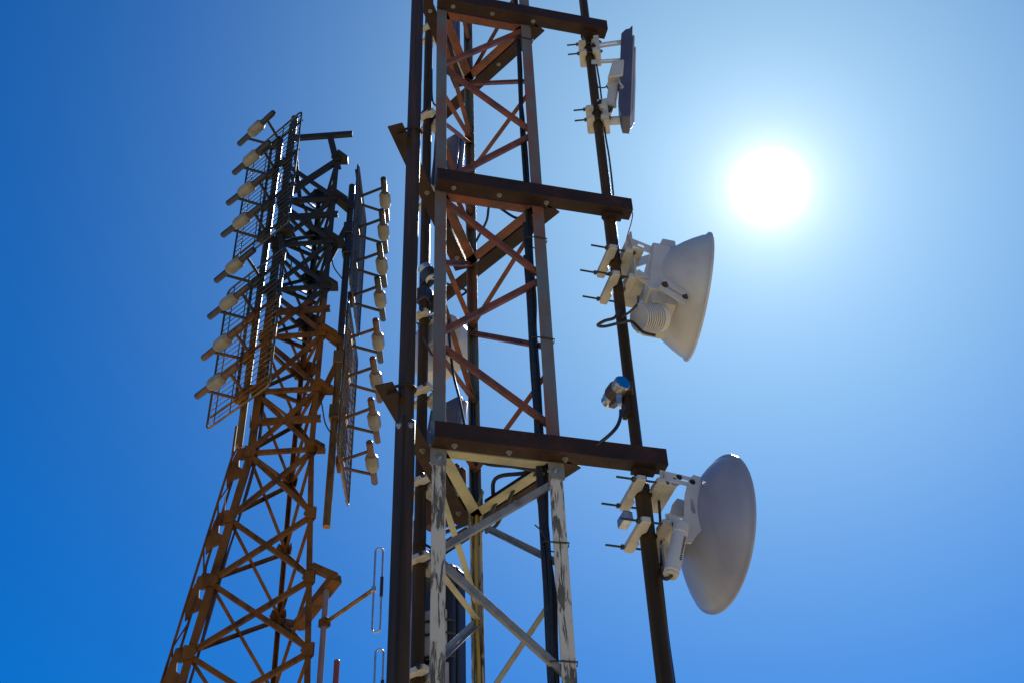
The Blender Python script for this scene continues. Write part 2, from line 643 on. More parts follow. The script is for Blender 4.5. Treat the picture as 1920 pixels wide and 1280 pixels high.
# ------------------------------------------------------------------ lower right dish
def reflector(par, c, nrm, rad, depth, mm='dish', pw=1.9):
    prof = [(0, -depth)]
    for k in range(1, 13):
        r = k / 12 * .94
        prof.append((r * rad, -depth + depth * .9 * (r / .94) ** pw))
    prof += [(rad * .955, -depth * .03), (rad * .985, .0), (rad, .004), (rad, .012), (rad * .985, .015), (rad * .95, .010)]
    for k in range(12, -1, -1):
        r = k / 12 * .93
        prof.append((r * rad, -depth + .008 + depth * .9 * (r / .93) ** pw))
    o = MB().lathe(c, nrm, prof, 72).build('reflector', mm, par, smooth=50)
    return o


AZD = 19
f1 = Fr(at(M1, 0), AZD)
nd = f1.v
cD = on(1345, 999, M1, nd)
D = thing('dish_antenna', cD, 'grey round dish seen from behind, lowest on the right-hand pole below the bottom arm', 'dish antenna', 'dishes on the right-hand pole')
reflector(D, cD, f1.u, .335, .145)
fd = Fr(cD, AZD)
MB().lathe(fd.p(-.02), f1.u, [(.035, -.1), (.035, .1), (.05, .12), (.05, .14), (.0, .15)], 24).build('feed_horn', 'white', D)
# cheek plates with an oval hole, either side of the dish back
OUT = [(1313, 893), (1313, 925), (1313, 960), (1313, 996), (1305, 1005), (1297, 1017), (1288, 1016), (1284, 985), (1283, 955), (1285, 925), (1291, 900), (1300, 889)]
for s_ in (-.10, .075):
    pts = [on(x, y, cD + f1.v * -.10, nd) + f1.v * (s_ + .10) for x, y in OUT]
    cc = on(1299, 947, cD + f1.v * -.10, nd) + f1.v * (s_ + .10)
    pl = MB()
    inn = []
    for p_ in pts:
        d_ = p_ - cc
        an = math.atan2(d_.z, d_.dot(f1.u))
        inn.append(cc + f1.u * math.cos(an) * .014 + Z * math.sin(an) * .04)
    A = [pl.b.verts.new(p_) for p_ in pts]
    I_ = [pl.b.verts.new(p_) for p_ in inn]
    A2_ = [pl.b.verts.new(p_ + f1.v * .008) for p_ in pts]
    I2 = [pl.b.verts.new(p_ + f1.v * .008) for p_ in inn]
    n_ = len(A)
    for i in range(n_):
        j = (i + 1) % n_
        for q_ in ((A[i], A[j], I_[j], I_[i]), (A2_[i], I2[i], I2[j], A2_[j]), (A[i], A2_[i], A2_[j], A[j]), (I_[i], I_[j], I2[j], I2[i])):
            pl.b.faces.new(q_)
    pl.build('mount_plate', 'white', D)
b_ = MB()
b_.box(fd, -.10, -.085, -.10, .09, -.14, .17)
b_.build('back_plate', 'white', D, bevel=.003)
zc1 = on(1199, 926, M1, nd).z
zc2 = on(1204, 1003, M1, nd).z
for zc in (zc1, zc2):
    pole_clamp(D, M1, zc, AZD - 2, .034, .115, 'cream', .115)
# upper and lower bracket arms, both sides
for s_ in (-.095, .07):
    p = at(M1, zc1 + .045) + f1.u * .045 + f1.v * s_
    q = fd.p(-.115, s_, on(1298, 904, M1 + f1.v * s_, nd).z - cD.z)
    slot_arm(D, p, q, .046, .008, f1.v)
    MB().hexhead(q - f1.u * .018 - f1.v * .004, -f1.v, .009, .006).build('bolt', 'blackbox', D)
    MB().hexhead(p + f1.u * .085 - f1.v * .004, -f1.v, .009, .006).build('bolt', 'blackbox', D)
    p2 = at(M1, zc2 + .03) + f1.u * .045 + f1.v * s_
    q2 = fd.p(-.095, s_, on(1298, 983, M1 + f1.v * s_, nd).z - cD.z)
    slot_arm(D, p2, q2, .05, .007, f1.v, slot=(.5, .501), sw=.01)
    MB().hexhead(q2 - f1.u * .012 - f1.v * .004, -f1.v, .012, .008).build('bolt', 'blackbox', D)
# bracket channels on the front jaws
for zc, hh in ((zc1, .075), (zc2, .07)):
    b_ = MB()
    fj = Fr(at(M1, zc), AZD - 2)
    b_.poly([fj.p(.058, -.11, -.018), fj.p(.058, .09, -.018), fj.p(.066, .09, -.018), fj.p(.066, -.11, -.018)], Z * hh)
    b_.poly([fj.p(.066, -.11, -.018), fj.p(.066, .09, -.018), fj.p(.11, .09, -.018), fj.p(.11, -.11, -.018)], Z * .007)
    b_.build('bracket_channel', 'cream', D, bevel=.002)
# radio: a rounded tapering case hanging behind the dish
c0 = on(1276, 992, M1 - f1.v * .13, nd)
c1 = on(1259, 1074, M1 - f1.v * .13, nd)
ax = (c1 - c0).normalized()
rb = MB()
fx = Fr(c0, AZD)
rx, ry = fx.u - ax * fx.u.dot(ax), fx.v
rx.normalize()
ringpts = []
for k in range(20):
    a = 2 * math.pi * k / 20
    ca, sa = math.cos(a), math.sin(a)
    sup = (abs(ca) ** 3.2 + abs(sa) ** 3.2) ** (-1 / 3.2)
    ringpts.append(c0 + rx * ca * sup * .030 + ry * sa * sup * .030)
rb.poly(ringpts, ax * (c1 - c0).length)
ro = rb.build('radio_unit', 'white', D, bevel=.005)
cap = MB().poly([c0 - ax * .03 + (p - c0) * 1.07 for p in ringpts], ax * .062).build('radio_collar', 'white', D, bevel=.006)
fo = MB().poly([c1 + (p - c0) * .88 for p in ringpts], ax * .012).build('radio_foot', 'cream', ro, bevel=.002)
# the worn print down its side is unreadable: a broken dark strip
st = MB()
random.seed(3)
tcur = .05
sd = (-ry * .0305)
while tcur < .17:
    h_ = random.choice((.004, .006, .008))
    p = c0 + ax * tcur + rx * .012 + sd
    st.poly([p, p + ax * h_, p + ax * h_ + rx * random.uniform(.005, .011), p + rx * random.uniform(.006, .011)], -ry * .0006)
    tcur += h_ + .0035
st.build('label_print', 'label', ro)
b_ = MB()
b_.bar(fd.p(-.10, -.04, -.10), fd.p(-.05, -.06, -.22), .05, .02)
b_.build('feed_bracket', 'cream', D, bevel=.003)
for k, (a_, c_) in enumerate((((1205, 950), (1196, 980)),)):
    b_ = MB()
    b_.box(Fr(at(M1, zon(M1, 955)), AZD), -.085, -.045, .02, .10, -.045, .0)
    b_.build('clamp_ear', 'galv', D, bevel=.003)
b_ = MB()
b_.box(Fr(at(M1, zon(M1, 1045)), AZD), .05, .075, -.03, .08, -.06, .07)
b_.build('clamp_ear', 'cream', D, bevel=.003)

# ------------------------------------------------------------------ upper dish
zU = on(1305, 556, M1, nd)
U = thing('dish_antenna', zU, 'pale dish with finned radio and square housing, below the middle arm next to the sun', 'dish antenna', 'dishes on the right-hand pole')
fu = Fr(zU, 9, 9)
reflector(U, zU, fu.u, .322, .235, 'white', 2.9)
MB().lathe(fu.p(-.16), fu.u, [(.035, -.05), (.035, .08), (.05, .10), (.05, .11), (.0, .12)], 24).build('feed_horn', 'white', U)
b_ = MB()
b_.poly([fu.p(-.16, -.16, -.17), fu.p(-.16, .16, -.17), fu.p(-.16, .16, .16), fu.p(-.16, -.16, .16)], fu.u * -.10)
hs = b_.build('housing', 'white', U, bevel=.01)
b_ = MB()
b_.poly([fu.p(-.12, -.14, -.235), fu.p(-.12, .10, -.235), fu.p(-.12, .10, -.06), fu.p(-.12, -.14, -.06)], fu.u * -.12)
b_.build('junction_box', 'cream', U, bevel=.006)
# finned radio drum
b_ = MB()
pr = [(.0, 0), (.066, 0)]
h = .0
for k in range(8):
    pr += [(.066, h), (.066, h + .006), (.056, h + .007), (.056, h + .0125)]
    h += .0135
pr += [(.066, h), (.066, h + .03), (0, h + .03)]
c_r = on(1221, 596, M1 - f1.v * .06, nd)
axr = (f1.u * .9 + Z * .34 + f1.v * .15).normalized()
b_.lathe(c_r - axr * .075, axr, pr[1:], 40)
b_.build('radio_unit', 'white', U)
# slotted pivot plates
for s_ in (-.17, .16):
    pz = on(1240, 532, M1 + f1.v * s_, nd)
    qz = on(1290, 562, M1 + f1.v * s_, nd)
    slot_arm(U, pz, qz, .085, .008, f1.v, 'pivot_plate', 'white', (.25, .8), .25)
    MB().hexhead(pz + (qz - pz) * .12 - f1.v * .004, -f1.v, .012, .008).build('bolt', 'brownplastic', U)
    MB().hexhead(qz - (qz - pz) * .12 - f1.v * .004, -f1.v, .010, .008).build('bolt', 'brownplastic', U)
zq1, zq2 = zon(M1, 493), zon(M1, 542)
for zz in (zq1, zq2):
    pole_clamp(U, M1, zz, AZD - 2, .030, .105, 'cream', .12)
# yoke from the clamps to the housing
for zz in (zq1 + .03, zq2 + .02):
    b_ = MB()
    fj = Fr(at(M1, zz), AZD - 2)
    b_.poly([fj.p(.05, -.115, -.03), fj.p(.05, .10, -.03), fj.p(.06, .10, -.03), fj.p(.06, -.115, -.03)], Z * .12)
    b_.poly([fj.p(.0605, -.115, -.03), fj.p(.0605, .10, -.03), fj.p(.115, .10, -.03), fj.p(.115, -.115, -.03)], Z * .008)
    b_.build('bracket_channel', 'cream', U, bevel=.003)
for s_ in (-.10, .085):
    p = at(M1, zq1 + .06) + f1.u * .055 + f1.v * s_
    q = on(1243, 478, M1 + f1.v * s_, nd)
    slot_arm(U, p, q, .05, .007, f1.v, slot=(.2, .4), sw=.4)
    p = at(M1, zq2 + .03) + f1.u * .055 + f1.v * s_
    q = on(1240, 545, M1 + f1.v * s_, nd)
    slot_arm(U, p, q, .06, .007, f1.v, slot=(.4, .401), sw=.01)
b_ = MB()
b_.box(Fr(on(1248, 478, M1 - f1.v * .05, nd), AZD - 1), -.035, .035, -.06, .06, -.05, .05)
b_.build('bracket_block', 'white', U, bevel=.006)
b_ = MB()
pz = fu.p(-.05, -.12, -.235)
b_.tube(spline([pz, pz + fu.u * .02 - fu.v * .03 - Z * .0, pz + fu.u * .035 - fu.v * .02 + Z * .012], 4), .004, 8)
b_.build('cable_tail', 'black', U)

# ------------------------------------------------------------------ slim panel antenna, top right
AZP = -4
fp0 = Fr(at(M1, 0), AZP)
cP = on(1173, 133, M1 - fp0.v * .06, fp0.v) + fp0.v * .06
PN = thing('panel_antenna', cP, 'slim slate grey panel antenna on white brackets under the topmost right arm', 'panel antenna')
fp = Fr(cP, AZP, 6.5)
hP = .41
b_ = MB()
prof = [(-.034, hP - .05), (-.01, hP - .01), (.010, hP - .006), (.030, hP + .03), (.030, -hP), (-.012, -hP + .005), (-.034, -hP + .12)]
b_.poly([fp.p(u, -.06, w) for u, w in prof], fp.v * .12)
b_.build('antenna_shell', 'panel', PN, bevel=.006)
b_ = MB()
b_.poly([fp.p(u, -.05, w) for u, w in [(.0305, hP - .05), (.044, hP - .06), (.044, -hP + .05), (.0305, -hP + .01)]], fp.v * .10)
b_.build('radome', 'panel_face', PN, bevel=.008)
b_ = MB()
b_.poly([fp.p(u, -.046, w) for u, w in [(.0445, hP - .16), (.053, hP - .17), (.053, -hP + .08), (.0445, -hP + .06)]], fp.v * .092)
b_.build('radome_ridge', 'panel_face', PN, bevel=.004)
zt1, zt2 = zon(M1, 97), zon(M1, 222)
pole_clamp(PN, M1, zt1 + .03, AZP, .0255, .055, 'cream', .10, ends=(-1,))
pole_clamp(PN, M1, zt1 - .06, AZP, .0255, .055, 'cream', .10, ends=(-1,))
pole_clamp(PN, M1, zt2 + .04, AZP, .0255, .055, 'cream', .10, ends=(-1,))
pole_clamp(PN, M1, zt2 - .05, AZP, .0255, .055, 'cream', .10, ends=(-1,))
for zz in (zt1, zt2):
    b_ = MB()
    fj = Fr(at(M1, zz), AZP)
    b_.box(fj, .03, .062, -.05, .05, -.085, .085)
    b_.build('clamp_block', 'cream', PN, bevel=.004)
for s_ in (-.05, .05):
    for ya, yb in ((88, 79), (117, 113)):
        p = on(1109, ya, M1 + fp0.v * s_, fp0.v)
        q = on(1171, yb, M1 + fp0.v * s_, fp0.v)
        slot_arm(PN, p, q, .042 if ya < 100 else .03, .007, fp0.v, slot=(.25, .78), sw=.36)
    p = on(1109, 88, M1 + fp0.v * s_, fp0.v)
    MB().hexhead(p - fp0.v * .004 + fp0.u * .01, -fp0.v, .011, .008).build('bolt', 'blackbox', PN)
# radio box, hinge and lower arm
b_ = MB()
fr_ = Fr(on(1153, 142, M1 - fp0.v * .02, fp0.v), AZP, 8)
b_.poly([fr_.p(-.035, -.05, -.085), fr_.p(.05, -.05, -.06), fr_.p(.05, -.05, .085), fr_.p(-.015, -.05, .075)], fr_.v * .12)
b_.build('radio_box', 'white', PN, bevel=.006)
p, q = on(1152, 157, M1, fp0.v), on(1146, 198, M1, fp0.v)
MB().bar(p, q, .05, .055).build('hinge_arm', 'white', PN, bevel=.006)
p, q = on(1121, 195, M1 - fp0.v * .03, fp0.v), on(1153, 190, M1 - fp0.v * .03, fp0.v)
slot_arm(PN, p, q, .06, .012, fp0.v, slot=(.5, .501), sw=.01)
MB().hexhead(p - fp0.v * .006 + fp0.u * .015, -fp0.v, .012, .008).build('bolt', 'blackbox', PN)
p, q = on(1130, 228, M1, fp0.v), on(1163, 226, M1, fp0.v)
MB().tube([p, q], .024, 20).build('bracket_tube', 'white', PN)
b_ = MB()
p, q = on(1145, 200, M1, fp0.v), on(1142, 214, M1, fp0.v)
MB().tube([p, q], [.02, .014], 14).build('cable_gland', 'white', PN)
q0 = on(1162, 160, M1 - fp0.v * .06, fp0.v)
MB().tube(spline([q0 - Z * .03, q0 + fp0.u * .015 - Z * .02, q0 - fp0.u * .0 + Z * .01 - fp0.v * .01, q0 + Z * .05], 6), .007, 8).build('grey_lead', 'panel_face', PN)

# ------------------------------------------------------------------ cylinder sensor on the pole
p0 = on(1168, 716, M1 - f1.v * .07, nd)
p1 = on(1141, 752, M1 - f1.v * .07, nd)
axc = (p0 - p1).normalized()
axc = ((cam_r * 27 + cam_u * 36) / 45 * .75 - p0.normalized() * .66).normalized()
CY = thing('cylinder_sensor', p1, 'short chrome capped cylinder in a brown holder fixed to the right-hand pole', 'sensor')
cyl = MB()
L0 = .125
cyl.lathe(p0 - axc * L0, axc, [(.036, 0), (.038, .004), (.038, L0 - .02), (.038, L0 - .004), (.035, L0)], 40)
cyl.build('cylinder', 'galv', CY, bevel=.001)
MB().lathe(p0 + axc * .0005, axc, [(.032, 0), (.032, .003), (.0, .0035)], 36).build('end_cap', 'chrome', CY)
hb = MB()
side = axc.cross(f1.v).normalized()
hb.lathe(p0 - axc * .095, axc, [(.0445, 0), (.0445, .05)], 32)
hb.bar(p0 - axc * .07, at(M1, (p0 - axc * .07).z) - f1.v * .03, .075, .05)
hb.build('holder', 'brownplastic', CY, bevel=.004)
MB().lathe(p0 - axc * (L0 + .028), axc, [(.03, 0), (.034, .004), (.034, .02), (.034, .027)], 32).build('lens_cap', 'chrome', CY)
MB().bar(p0 - axc * .12 - side * .03, p0 - axc * .05 - side * .05, .03, .045).build('hinge', 'brownplastic', CY, bevel=.004)
pg = on(1162, 758, M1 - f1.v * .10, nd)
MB().tube([pg + Z * .05, pg], [.012, .010], 14).build('cable_gland', 'galv', CY)
b_ = MB()
b_.box(Fr(at(M1, zon(M1, 765)), AZD), -.04, -.02, -.03, .03, -.05, .08)
b_.build('backing_plate', 'arm', CY, bevel=.003)

# ------------------------------------------------------------------ gear on the back pole
AZB = 56
fb0 = Fr(at(M3, 0), AZB)


def sector(py0, py1, width, depth, u0, voff, label, shell, back, clamps, dome=False, lean=0., face='panel_face'):
    z1, z0 = zon(M3 + fb0.u * u0, py0), zon(M3 + fb0.u * u0, py1)
    c = at(M3, (z0 + z1) / 2) + fb0.u * u0 + fb0.v * voff
    f = Fr(c, AZB, lean)
    t = thing('panel_antenna', c, label, 'panel antenna')
    h = (z1 - z0) / 2
    pts = []
    w = width / 2
    prof = [(-w, 0), (-w, depth * .6), (-w * .7, depth), (w * .7, depth), (w, depth * .6), (w, 0)]
    b = MB()
    b.poly([f.p(u, v, -h) for v, u in prof], f.w * 2 * h)
    b.build('antenna_shell', shell, t, bevel=.008)
    b = MB()
    b.poly([f.p(u, v, -h - .012) for v, u in [(-w * .92, -.003), (-w * .92, -.03), (w * .92, -.03), (w * .92, -.003)]], f.w * (2 * h + .02))
    b.build('back_channel', back, t, bevel=.005)
    for py in clamps:
        zc = zon(M3, py)
        cl = pole_clamp(t, M3, zc, AZB, .0275 if zc > 3.5 else .031, .085, 'cream', .05)
        b = MB()
        fj = Fr(at(M3, zc), AZB)
        b.box(fj, .06, max(.075, u0 - .03), -.035 + voff * .4, .035 + voff * .4, -.012, .03)
        b.build('bracket_arm', 'cream', t, bevel=.004)
    return t, f, h


sector(-70, 92, .13, .05, .19, -.03, 'grey panel antenna at the very top behind the left bay of the near tower', 'panel', 'panel', (62,))
sector(268, 352, .20, .06, .16, -.03, 'blue grey panel antenna seen between the back leg and front leg above the middle arm', 'panel', 'panel', (228, 372), lean=6)
sector(762, 836, .21, .05, .155, -.03, 'small grey panel antenna with white bracket right above the lowest arm', 'panel_face', 'panel', (742,), lean=10)
sector(892, 978, .23, .06, .15, -.02, 'brown backed panel antenna hanging just under the lowest arm behind the cream braces', 'brownbox', 'brownbox', (912,), lean=0)
t, f, h = sector(1080, 1420, .20, .09, .13, -.02, 'tall black and white panel antenna with domed top at the bottom behind the tower', 'blackbox', 'blackbox', (1058, 1270))
b = MB()
b.lathe(f.p(.045, 0, h - .01), f.w, [(.085, 0), (.084, .02), (.07, .05), (.04, .07), (0, .078)], 28)
b.build('dome_top', 'brownbox', t)
b = MB()
b.poly([f.p(-.034, -.08, -h * .95), f.p(-.034, .04, -h * .95), f.p(-.075, .04, -h * .95), f.p(-.075, -.05, -h * .95)], f.w * h * .85)
b.build('radio_box', 'panel_face', t, bevel=.006)
b = MB()
b.poly([f.p(-.034, -.07, h * .0), f.p(-.034, .045, h * .0), f.p(-.08, .045, h * .0), f.p(-.08, -.05, h * .0)], f.w * h * .5)
b.build('radio_box', 'white', t, bevel=.006)
b = MB()
for k in (-.4, -.05, .2, .35):
    b.tube([f.p(-.03, -.105, h * k), f.p(-.088, -.07, h * k - .01), f.p(-.09, .05, h * k + .01), f.p(-.03, .105, h * k)], .006, 8)
b.build('cable_tie', 'black', t)
b = MB()
b.box(Fr(at(M3, 2.35), AZB), .035, .10, .04, .12, 0, .55)
b.build('power_box', 'panel_face', t, bevel=.006)

# drum antenna
cdr = on(811, 643, M3 + fb0.u * .10, fb0.u)
DR = thing('drum_antenna', cdr, 'white round drum antenna half hidden behind the left poles in the middle bay', 'drum antenna')
fdr = Fr(cdr, AZB)
b = MB()
rr = .185
b.lathe(cdr, fdr.u, [(.0, -.03), (rr * .55, -.03), (rr * .9, -.012), (rr, .005), (rr, .10), (rr * .96, .12), (rr * .6, .15), (0, .165)], 56)
b.build('drum', 'white', DR, smooth=30)
b = MB()
b.box(Fr(at(M3, zon(M3, 598)), AZB), .04, .12, -.05, .06, -.05, .05)
b.build('bracket_block', 'white', DR, bevel=.005)
b = MB()
b.box(Fr(cdr, AZB), -.06, -.028, -.07, .05, -.06, .12)
b.build('radio_box', 'panel_face', DR, bevel=.006)
pole_clamp(DR, M3, zon(M3, 600), AZB, .027, .06, 'cream', .04)

# second cylinder sensor on the back pole
p0 = on(794, 500, M3 - fb0.u * .05, fb0.u)
axq = (Z * .75 - fb0.u * .35 + fb0.v * .25).normalized()
C2 = thing('cylinder_sensor', p0 - Z * .1, 'dull capped cylinder in a dark holder on the back left pole', 'sensor')
MB().lathe(p0 - axq * .10, axq, [(.036, 0), (.038, .004), (.038, .096), (.034, .10)], 32).build('cylinder', 'galv', C2)
MB().lathe(p0 - axq * .09, axq, [(.044, 0), (.044, .05)], 28).build('holder', 'blackbox', C2)
MB().bar(p0 - axq * .08, at(M3, (p0 - axq * .08).z), .06, .06).build('mount', 'blackbox', C2, bevel=.004)
MB().box(Fr(at(M3, zon(M3, 556)), AZB), -.036, .036, -.036, .036, -.05, .05).build('sleeve', 'blackbox', C2, bevel=.008)

# ------------------------------------------------------------------ cables on the near tower
def cable(pts, r, label, mm='black', n=8, group=None, name='cable'):
    pts = [V(p) for p in pts]
    o = MB().tube(spline(pts, n), r, 8).build(name, mm, None, origin=pts[-1])
    return tag(o, label, 'cable', group)


random.seed(11)
inR = (C - R).normalized()
sides = e_FR
bundle_lab = 'black cable in the bundle strapped inside the right leg'
for k in range(7):
    o1 = -.050 - .0075 * k
    o2 = random.uniform(.0, .03) + .008 * (k % 3)
    pts = []
    zz = 9.0 if k < 4 else LEV[0] + .3 + .2 * k
    zend = -1.2
    while zz > zend:
        j = .006 if zz > LEV[0] else .007
        spread = .55
        pts.append(at(R, zz) + sides * (o1 * spread - .012 + random.uniform(-j, j)) + n_FR * -(o2 + .006 + random.uniform(-.006, .006)))
        zz -= random.uniform(.16, .34)
    cable(pts, (.0065, .008, .0055, .007, .009, .0085, .010)[k], bundle_lab, 'black', 6, 'black cables bundled inside the right leg')
# zip ties round the right leg
for zy in (78, 452, 640, 1022, 1246):
    zt = zon(R, zy)
    hp = heels['R']
    ring = [at(hp, zt) - sides * .098 + n_FR * -.002, at(hp, zt) - sides * .05 + n_FR * .006, at(hp, zt) + n_FR * .006 + sides * .004, at(hp, zt) + sides * .008 - n_FR * .02, at(hp, zt) - sides * .03 - n_FR * .07, at(hp, zt) - sides * .095 - n_FR * .055]
    o = MB().tube([p + Z * random.uniform(-.004, .004) for p in ring], .0035, 6, True).build('cable_tie', 'black', None, origin=ring[0])
    tag(o, {78: 'black tie round the right leg just under the top arm', 452: 'black tie round the right leg one bay below the middle arm', 640: 'black tie round the right leg halfway between middle and lowest arms', 1022: 'black tie round the white right leg below the lowest arm', 1246: 'lowest black tie round the white right leg'}[zy], 'cable tie', 'ties round the right leg')
# loose loops under the lowest arm
z3 = LEV[0]
cable([at(R, z3 - .05) - e_FR * .05, at(R.lerp(B, .35), z3 + .035), at(R.lerp(B, .7), z3 + .01), at(B, z3 - .05) + e_FR * .03, at(B, z3 + .2) + n_FR * .01, at(B, z3 + .7)], .008, 'thick black cable sagging from the right leg to the back leg', 'black')
cable([at(R, z3 + .12) - e_FR * .08, at(R.lerp(B, .3), z3 + .06), at(R.lerp(B, .6), z3 + .07) - n_RB * .06, at(B, z3 + .04) + e_FR * .06, at(M3, z3 + .14) + fb0.u * .1], .009, 'black cable looping across the triangle above the lowest back crossbar')
cable([at(R, z3 - .02) - e_FR * .04 - n_FR * .03, at(R.lerp(F, .3), z3 + .045) - n_FR * .10, at(R.lerp(F, .55), z3 + .10) - n_FR * .16, at(C, z3 + .22)], .007, 'black cable hanging in a curve under the front crossbar')
cable([at(R, z3 - .1) - e_FR * .07 - n_FR * .05, at(R, z3 - .35) - e_FR * .05 - n_FR * .03, at(R, z3 - .62) - e_FR * .03 - n_FR * .02, at(R, z3 - 1.1) - e_FR * .04 - n_FR * .02, at(R, .4) - e_FR * .05], .008, 'slack black cable dropping beside the bundle below the lowest arm')
q = on(1003, 983, R, n_FR)
cable([q, q + e_FR * .03 - Z * .035, at(R, q.z - .12) - e_FR * .045], .003, 'thin cut wire end sticking out left of the right leg', 'black', 6)
q = at(C, z3 - .13)
cable([at(R.lerp(B, .45), z3 + .02) - n_RB * .01, at(R.lerp(B, .62), z3 - .055) - n_RB * .0, at(R.lerp(B, .75), z3 - .10) + n_RB * .01, at(B, z3 - .07) + e_FR * .05], .008, 'short black cable bight hanging under the back crossbar')
# yellow cable down the back leg
hb_ = at(B, 0) - (B - C).normalized() * .012 + n_FR * .004
pts = [on(905, 921, hb_, n_FR), on(896, 950, hb_, n_FR)]
for y_ in (985, 1040, 1100, 1160, 1220, 1290, 1400):
    pts.append(at(hb_, zon(hb_, y_)) + e_FR * random.uniform(-.004, .004))
cable(pts, .0075, 'yellow cable running down the back leg', 'yellow')
# dark lead from F side in the middle bay
pf = at(F, 0) + e_FR * .06 - n_FR * .05
cable([on(842, 600, pf, n_FR), on(843, 640, pf, n_FR), on(850, 700, pf, n_FR), on(861, 745, pf, n_FR), on(872, 800, pf, n_FR)], .006, 'dark cable bowing down beside the front leg in the middle bay')
# cables on back pole
pm = M3 - fb0.u * .02 + fb0.v * -.045
cable([at(pm, zon(pm, 130)), at(pm, zon(pm, 190)) + fb0.v * -.01, at(pm, zon(pm, 205)) + e_FR * .05, at(pm, zon(pm, 260)) + e_FR * .03, at(pm, zon(pm, 330)) + e_FR * .02, at(pm, zon(pm, 420))], .006, 'thin black cable down the back left pole by the top clamps')
cable([at(pm, zon(pm, 640)) - fb0.u * .03, at(pm, zon(pm, 665)) + e_FR * .03, at(pm, zon(pm, 650)) + e_FR * .07, at(pm, zon(pm, 600)) + e_FR * .10], .006, 'short black cable loop in front of the white drum antenna')
cable([at(B, zon(B, 560)) - e_FR * .06, at(B, zon(B, 546)) - e_FR * .03 , at(B, zon(B, 538)) - e_FR * .14, at(B, zon(B, 530)) - e_FR * .2], .006, 'black lead dipping left of the back leg in the middle bay')
cable([at(B, zon(B, 458)) + e_FR * .02, at(R.lerp(B, .75), zon(B, 440)), at(R.lerp(B, .6), zon(B, 428)) - n_RB * .03, at(R.lerp(B, .3), LEV[1] + .06), at(R, LEV[1]) - e_FR * .05], .007, 'black cable lying along the middle back crossbar')
# right pole leads
cable([on(1164, 768, M1 - f1.v * .1, nd), on(1163, 783, M1 - f1.v * .1, nd), on(1156, 800, M1 - f1.v * .1, nd), on(1140, 817, M1 - f1.v * .1, nd), on(1112, 838, M1 - f1.v * .06, nd), on(1085, 850, M1 + f1.v * .05, nd)], .008, 'black cable from the capped cylinder down to the lowest arm')
cable([on(1160, 583, M1 - f1.v * .05, nd), on(1152, 596, M1 - f1.v * .08, nd), on(1133, 602, M1 - f1.v * .09, nd), on(1121, 610, M1 - f1.v * .06, nd), on(1134, 612, M1 - f1.v * .05, nd), on(1160, 606, M1 - f1.v * .06, nd), on(1184, 603, M1 - f1.v * .07, nd), on(1205, 622, M1 - f1.v * .09, nd), on(1229, 629, M1 - f1.v * .11, nd)], .0075, 'black cable looping round the right pole to the upper dish')
cable([on(1197, 556, M1 - f1.v * .1, nd), on(1195, 570, M1 - f1.v * .1, nd), on(1182, 584, M1 - f1.v * .09, nd), on(1171, 592, M1 - f1.v * .05, nd), on(1163, 600, M1 - f1.v * .0, nd)], .006, 'brown lead curving under the upper dish bracket', 'brownplastic')
cable([on(1177, 390, M1 - n_FR * -.1, nd), on(1186, 400, M1, nd), on(1183, 420, M1, nd), on(1177, 440, M1, nd), on(1172, 462, M1, nd), on(1168, 480, M1, nd)], .0028, 'thin red wire curling off the end of the middle arm', 'redwire')
cable([on(1120, 158, M1, nd), on(1122, 164, M1 - f1.v * .02, nd), on(1135, 164, M1 - f1.v * .03, nd), on(1141, 155, M1 - f1.v * .03, nd), on(1138, 162, M1 - f1.v * .03, nd), on(1141, 168, M1 - f1.v * .03, nd)], .004, 'thin black lead from the right pole to the slim panel')
cable([on(1131, 206, M1 - f1.v * .03, nd), on(1138, 212, M1 - f1.v * .05, nd), on(1145, 206, M1 - f1.v * .05, nd), on(1146, 201, M1 - f1.v * .04, nd)], .006, 'short black pigtail under the slim panel bracket')
cable([on(1238, 1066, M1, nd), on(1243, 1082, M1 - f1.v * .08, nd), on(1254, 1083, M1 - f1.v * .13, nd), on(1264, 1071, M1 - f1.v * .13, nd)], .0075, 'black pigtail cable under the lower dish radio')
cable([on(1234, 922, M1, nd), on(1236, 945, M1, nd), on(1238, 975, M1, nd), on(1240, 1010, M1, nd), on(1240, 1060, M1, nd)], .006, 'black cable down the pole behind the lower dish bracket')
cable([on(1186, 776, M1, nd) , on(1187, 800, M1, nd), on(1190, 820, M1, nd), on(1194, 838, M1, nd)], .003, 'thin black wire left of the pole above the lowest arm')

random.seed(21)
pts = []
zz = LEV[2] - .25
while zz > LEV[1] + .1:
    pts.append(at(M1, zz) + f1.u * (.030 + random.uniform(-.002, .007)) - f1.v * .012)
    zz -= .16
cable(pts, .005, 'thin black lead hugging the right pole between the top and middle arms', 'black', 5)
pts = []
zz = zc2 - .12
while zz > .2:
    pts.append(at(M1, zz) + f1.u * (.040 + random.uniform(-.002, .006)) + f1.v * .008)
    zz -= .17
cable(pts, .006, 'black lead hugging the right pole below the lower dish', 'black', 5)
# ------------------------------------------------------------------ far tower
L2, Rr, M_ = V((-3.5808542, 13.84886773, 0)), V((-2.68142292, 13.81687749, 0)), V((-3.1034342, 14.61180295, 0))
C2_ = (L2 + Rr + M_) / 3
KZ = 10.80
lv_up = [10.80, 11.86, 12.88, 13.83, 14.79, 15.78, 16.73]
lv_lo = [10.80, 9.72, 8.75, 7.74, 6.7, 5.6, 4.4, 3.1, 1.6, 0.0, GZ]
SL = {'L': .255, 'R': .141, 'M': .081}
legs = {'L': L2, 'R': Rr, 'M': M_}


def leg_at(k, z):
    p = legs[k]
    s_ = 1 + max(0, KZ - z) * SL[k]
    q = C2_ + (p - C2_) * s_
    return V((q.x, q.y, z))


